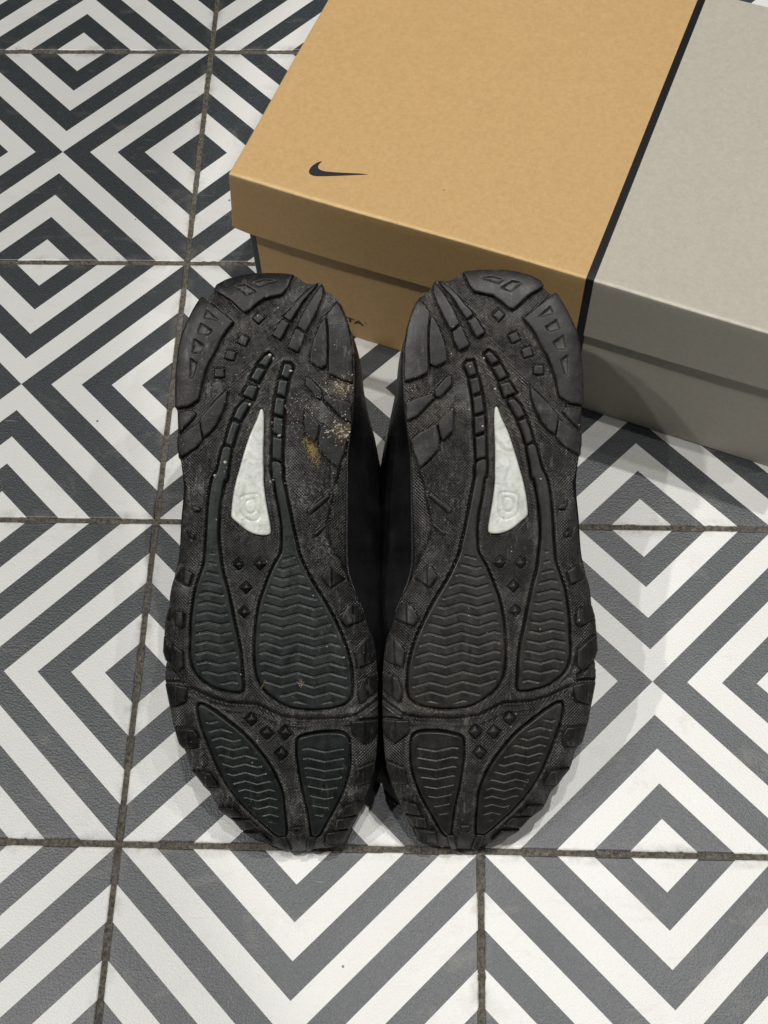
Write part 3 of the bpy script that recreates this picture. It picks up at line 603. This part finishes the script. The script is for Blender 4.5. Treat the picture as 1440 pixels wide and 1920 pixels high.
def hash_name(k): return sum(ord(c) * (i * 7 + 3) for i, c in enumerate(k))

left = bpy.data.objects.new('sneaker', None); COL.objects.link(left)
PART_MAT = {}
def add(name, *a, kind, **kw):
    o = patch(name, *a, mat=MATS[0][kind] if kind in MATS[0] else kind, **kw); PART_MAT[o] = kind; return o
outsole = add('outsole', OUT, .060, base_z, -1.05, left, kind='base', dustfun=base_dust)
for k, q in PODS.items(): add('tread_pod', q, .036, pod_z(k), BASE - .30, left, kind='pod', dustfun=pod_dust(k))
for k, q in TRACE['lad'].items():
    add('ladder_block', q, .05, lambda P, S: BASE + .13 - .08 * np.clip(1 - (-S) / .09, 0, 1) ** 2, BASE - .30, left, kind='pod')
for k, q in LUGS.items():
    f, g = lug_z(k); add('lug', q, .045, f, BASE - .12, left, kind='lug', dustfun=g)
def sq_z(P, S):
    return BASE - .02 + .13 * np.clip(-S / .16, 0, 1)
for k, q in SQS.items():
    if k[0] == 'q': add('square_stud', q, .05, lambda P, S: BASE + .05 - .05 * np.clip(1 + S / .05, 0, 1), BASE - .14, left, kind='lug')
    else: add('square_stud', q, .05, sq_z, BASE - .14, left, kind='lug')
def ring_of(e):
    r = TRACE['lines'][e]; r = r[:-1] if r[0] == r[-1] else r
    s = [tuple(q) for q in smooth_poly(r, n=4)]; return s + [s[0]]
def win_z(P, S):
    z = BASE + .05 - .05 * np.clip(1 + S / .08, 0, 1) ** 2
    for e in ('emb', 'emb2'): z = z - .03 * np.exp(-(ldist(ring_of(e), P) / .06) ** 2)
    return z + vnoise(P, 1.0, 2.2) * .012
def win_dust(P, S):
    a = np.zeros(len(P))
    for e in ('emb', 'emb2'): a = np.maximum(a, np.exp(-(ldist(ring_of(e), P) / .07) ** 2))
    return .38 * a + .6 * np.exp(-((-S) / .06) ** 2)
PART_MAT[patch('shank_window', WIN, .045, win_z, BASE - .2, left, M_WIN, win_dust)] = None

# --- midsole and upper, lofted along the shoe (local z points out of the sole, the shoe body goes to -z)
TS = np.concatenate([np.linspace(.05, 3, 14), np.linspace(3.4, 28.4, 50), np.linspace(28.8, 31.05, 14)])
def span(t):
    a = OUT; b = np.roll(a, -1, 0); xs = []
    for p, q in zip(a, b):
        if (p[1] <= t) != (q[1] <= t): xs.append(p[0] + (t - p[1]) * (q[0] - p[0]) / (q[1] - p[1]))
    return (min(xs), max(xs)) if len(xs) >= 2 else (0, 0)
SP = np.array([span(t) for t in TS])
for _ in range(3): SP[2:-2] = (SP[1:-3] + SP[2:-2] * 2 + SP[3:-1]) / 4
XL, XR = SP[:, 0].copy(), SP[:, 1].copy()
# the midsole does not follow the narrow waist of the outsole on the inner side
w = np.exp(-((TS - 18.8) / 3.6) ** 2); XRm = XR + .04 * w; XLm = XL - .25 * w
def bumpf(t, c, s): return np.exp(-((t - c) / s) ** 2)
HU = np.interp(TS, [0, 1, 3, 5, 8, 12, 16, 19, 21, 24, 28, 30, 31.1], [1.2, 2.5, 4.2, 5.3, 6.2, 7.5, 10.0, 11.6, 11.2, 9.6, 9.9, 10.6, 10.4])
HM = np.interp(TS, [0, 2, 8, 20, 31], [.9, 1.5, 2.1, 2.9, 3.4])
def loft(name, rings, mats, parent, flat=False, cap=True):
    n = len(rings[0]); V = np.vstack(rings) * CM; F = []
    for i in range(len(rings) - 1):
        for j in range(n - 1):
            F.append((i * n + j, i * n + j + 1, (i + 1) * n + j + 1, (i + 1) * n + j))
    if cap:
        for r in (0, len(rings) - 1):
            F.append(tuple(range(r * n, r * n + n)))
    bm = bmesh.new(); me = mesh_of(name, V, F); bm.from_mesh(me)
    bmesh.ops.remove_doubles(bm, verts=bm.verts, dist=1e-6); bmesh.ops.recalc_face_normals(bm, faces=bm.faces)
    bm.to_mesh(me); bm.free()
    return link(name, me, parent, mats, smooth=True)
rings = []
for i, t in enumerate(TS):
    x0, x1 = XLm[i] + .10, XRm[i] - .10; c, hw = (x0 + x1) / 2, max((x1 - x0) / 2, .05); z0 = zc(t) - .92; hm = HM[i]
    r = [(x0, t, z0)]
    for q in np.linspace(0, 1, 8):
        o = .12 * math.sin(q * math.pi) - .22 * q
        r.append((c - hw - o, t, z0 - hm * q))
    for q in np.linspace(1, 0, 8):
        o = .12 * math.sin(q * math.pi) - .22 * q
        r.append((c + hw + o, t, z0 - hm * q))
    r.append((x1, t, z0)); r.append((x0, t, z0))
    rings.append(np.array(r))
loft('midsole', rings, [M_UP], left)
SEAMS = []; rings = []
for i, t in enumerate(TS):
    hw0 = max((XRm[i] - XLm[i]) / 2 - .30, .05); c0 = (XLm[i] + XRm[i]) / 2
    z0 = zc(t) - .50 - HM[i] * .6; h = max(HU[i] - HM[i] * .6 - .3, .3)
    med = max(np.interp(t, [0, 4, 7, 18, 20.5, 23, 25.5, 31], [XR[i] - .2, XR[i] + .1, 4.24, 4.0, 3.9, 3.35, XR[i] + .02, XR[i] - .4]) - (c0 + hw0 * .85), 0); lat = .25 * bumpf(t, 15, 6)
    r = []
    for a in np.linspace(0, math.pi, 25):
        cx, sx = math.cos(a), math.sin(a)
        e = .62 if t > 14 else .75
        X = np.sign(cx) * abs(cx) ** e; Z = sx ** .8
        side = med if X > 0 else lat
        back = .9 * sstep(27, 31, t) * Z      # heel counter leans in over the collar
        r.append((c0 + X * hw0 * (1 - .10 * Z) + np.sign(X) * side * math.sin(min(Z, 1) * math.pi * .9) * min(1, abs(X) * 1.4), t - back, z0 - h * Z))
    rings.append(np.array(r))
upper = loft('upper', rings, [M_UP], left)
# panel seams along both sides of the upper
for j, r_ in ((5, .07), (9, .05), (16, .05), (19, .07)):
    tube_pts = [rings[i][j] + np.array([.03 if j < 12 else -.03, 0, 0]) for i, t in enumerate(TS) if 6 < t < 28]
    SEAMS.append((tube_pts, r_))
# padded collar round the foot opening and the dark lining inside it
ang = np.linspace(0, 2 * math.pi, 41)[:-1]
cc = np.array([np.interp(24.2, TS, (XL + XR) / 2), 24.2])
path = []
for a in ang:
    t = 24.2 + 4.6 * math.sin(a); h = np.interp(t, TS, HU); path.append(np.array([cc[0] + 2.5 * math.cos(a) * (1 - .15 * math.sin(a)), t, zc(t) - h - .05]))
V, F = [], []
for i, p in enumerate(path):
    tg = path[(i + 1) % 40] - path[i - 1]; tg /= np.linalg.norm(tg); up = np.array([0, 0, 1.]); sd_ = np.cross(tg, up)
    for b in np.linspace(0, 2 * math.pi, 11)[:-1]: V.append(p + .55 * (math.cos(b) * sd_ + math.sin(b) * up))
for i in range(40):
    for b in range(10): F.append((i * 10 + b, i * 10 + (b + 1) % 10, ((i + 1) % 40) * 10 + (b + 1) % 10, ((i + 1) % 40) * 10 + b))
link('collar', mesh_of('collar', np.array(V) * CM, F), left, [M_UP], smooth=True)
# piping line along the inner waist
def tube(name, pts, r, mats, parent, n=6):
    pts = [np.array(p, float) for p in pts]; V, F = [], []
    for i, p in enumerate(pts):
        tg = pts[min(i + 1, len(pts) - 1)] - pts[max(i - 1, 0)]; tg /= np.linalg.norm(tg)
        up = np.array([0, 0, 1.]) if abs(tg[2]) < .9 else np.array([1., 0, 0]); s = np.cross(tg, up); s /= np.linalg.norm(s); u2 = np.cross(s, tg)
        for b in np.linspace(0, 2 * math.pi, n + 1)[:-1]: V.append(p + r * (math.cos(b) * s + math.sin(b) * u2))
    for i in range(len(pts) - 1):
        for b in range(n): F.append((i * n + b, i * n + (b + 1) % n, (i + 1) * n + (b + 1) % n, (i + 1) * n + b))
    return link(name, mesh_of(name, np.array(V) * CM, F), parent, mats, smooth=True)
sel = [i for i, t in enumerate(TS) if 13 < t < 27]
tube('piping', [(XRm[i] - .02, TS[i], zc(TS[i]) - .80) for i in sel], .10, [M_SEAM], left)

for p_, r_ in SEAMS: tube('seam', p_, r_, [M_SEAM], left)

# --- copy for the other foot: mirrored, own material set
POSE_L = Matrix.Translation((.1020, -.0166, .0349)) @ Matrix.Rotation(math.radians(25.5), 4, 'X')
from mathutils import Euler
POSE_R = Matrix.Translation((.19074, -.01344, .03243)) @ Euler((math.radians(26.484), math.radians(1.201), math.radians(2.921)), 'XYZ').to_matrix().to_4x4() @ Matrix.Diagonal((-1, 1, 1, 1))
right = bpy.data.objects.new('sneaker', None); COL.objects.link(right)
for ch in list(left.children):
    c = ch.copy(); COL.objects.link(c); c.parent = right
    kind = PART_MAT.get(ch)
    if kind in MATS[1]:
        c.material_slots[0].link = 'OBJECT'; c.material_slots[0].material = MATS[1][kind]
left.matrix_world = POSE_L; right.matrix_world = POSE_R
tag(left, 'left black trail sneaker, sole up, greenish tread pods, ochre dirt near its heel', 'sneaker', 'pair of sneakers standing sole up')
tag(right, 'right dusty black sneaker, sole up, heel in front of the black box band', 'sneaker', 'pair of sneakers standing sole up')

# --- dirt stuck in the treads
def surf(pts):
    """height of the finished tread at local points, by ray casting the left shoe's parts"""
    out = np.full(len(pts), -9.0)
    for o in TREES:
        lo, hi, T = o
        for i, (x, y) in enumerate(pts):
            if lo[0] <= x <= hi[0] and lo[1] <= y <= hi[1]:
                h = T.ray_cast(Vector((x * CM, y * CM, .05)), Vector((0, 0, -1)))[0]
                if h is not None: out[i] = max(out[i], h.z / CM)
    return out
TREES = []
for o, kd in PART_MAT.items():
    me = o.data; co = np.empty(len(me.vertices) * 3); me.vertices.foreach_get('co', co); co = co.reshape(-1, 3)
    TREES.append((co.min(0)[:2] / CM, co.max(0)[:2] / CM, BVHTree.FromPolygons(co.tolist(), [p.vertices[:] for p in me.polygons])))
def crumbs(name, items, mats, parent):
    V, F, MI = [], [], []
    zs = surf([(x, y) for x, y, r, m in items])
    for (x, y, r, m), z in zip(items, zs):
        if z < -5: continue
        b = len(V)
        for d in ((1, 0, 0), (-1, 0, 0), (0, 1, 0), (0, -1, 0), (0, 0, 1), (0, 0, -1), (.6, .6, .5), (-.6, .5, .6)):
            s = r * RNG.uniform(.6, 1.25); V.append((x + d[0] * s, y + d[1] * s * .9, z + r * .35 + d[2] * s * .7))
        for f in ((0, 2, 6), (2, 4, 6), (4, 0, 6), (2, 1, 7), (1, 4, 7), (4, 2, 7), (1, 3, 4), (3, 0, 4), (2, 0, 5), (1, 2, 5), (3, 1, 5), (0, 3, 5)):
            F.append(tuple(b + q for q in f)); MI.append(m)
    me = mesh_of(name, np.array(V) * CM, F)
    o = link(name, me, parent, mats); me.polygons.foreach_set('material_index', MI); o['kind'] = 'stuff'
    return o
it = [(x, y, RNG.uniform(.065, .105), 1) for x, y in TRACE['grit']]
B = TRACE['blobs']
def scatter(c, sx, sy, n, r0, r1, m, rot=0.0):
    for _ in range(n):
        a, b = RNG.normal(0, sx), RNG.normal(0, sy)
        it.append((c[0] + a * math.cos(rot) - b * math.sin(rot), c[1] + a * math.sin(rot) + b * math.cos(rot), RNG.uniform(r0, r1), m))
scatter(B['yellow'], .18, .42, 190, .010, .040, 0, .45)
scatter(B['gl1'], .45, .32, 90, .014, .055, 1); scatter(B['gl1'], .30, .35, 40, .012, .035, 0)
scatter(B['gl2'], .42, .34, 90, .014, .058, 1); scatter(B['gl2'], .30, .30, 40, .012, .035, 0)
scatter(B['gl3'], .3, .6, 60, .010, .030, 1); scatter(B['gl4'], .6, .5, 90, .010, .034, 1)
scatter(B['p2y'], .08, .10, 30, .012, .04, 0); scatter(B['p2e'], .04, .16, 26, .012, .035, 0, -.6)
for _ in range(300):
    it.append((RNG.uniform(-6.5, 3.5), RNG.uniform(1, 30), RNG.uniform(.008, .020), 1))
for _ in range(260):
    it.append((RNG.uniform(-6.5, 3.5), RNG.uniform(20, 30), RNG.uniform(.010, .028), 1))
crumbs('stuck_grit', it, [M_YEL, M_WHT], left)
it = [(x + .2, y - .3, RNG.uniform(.045, .075), 1) for x, y in TRACE['grit'][::3]]
scatter(B['gl1'], .35, .30, 26, .010, .028, 1); scatter(B['gl4'], .5, .6, 30, .007, .018, 1)
for _ in range(220):
    it.append((RNG.uniform(-6.5, 3.5), RNG.uniform(1, 30), RNG.uniform(.006, .015), 1))
crumbs('stuck_grit', it, [M_YEL, M_WHT], right)
bpy.context.view_layer.update()
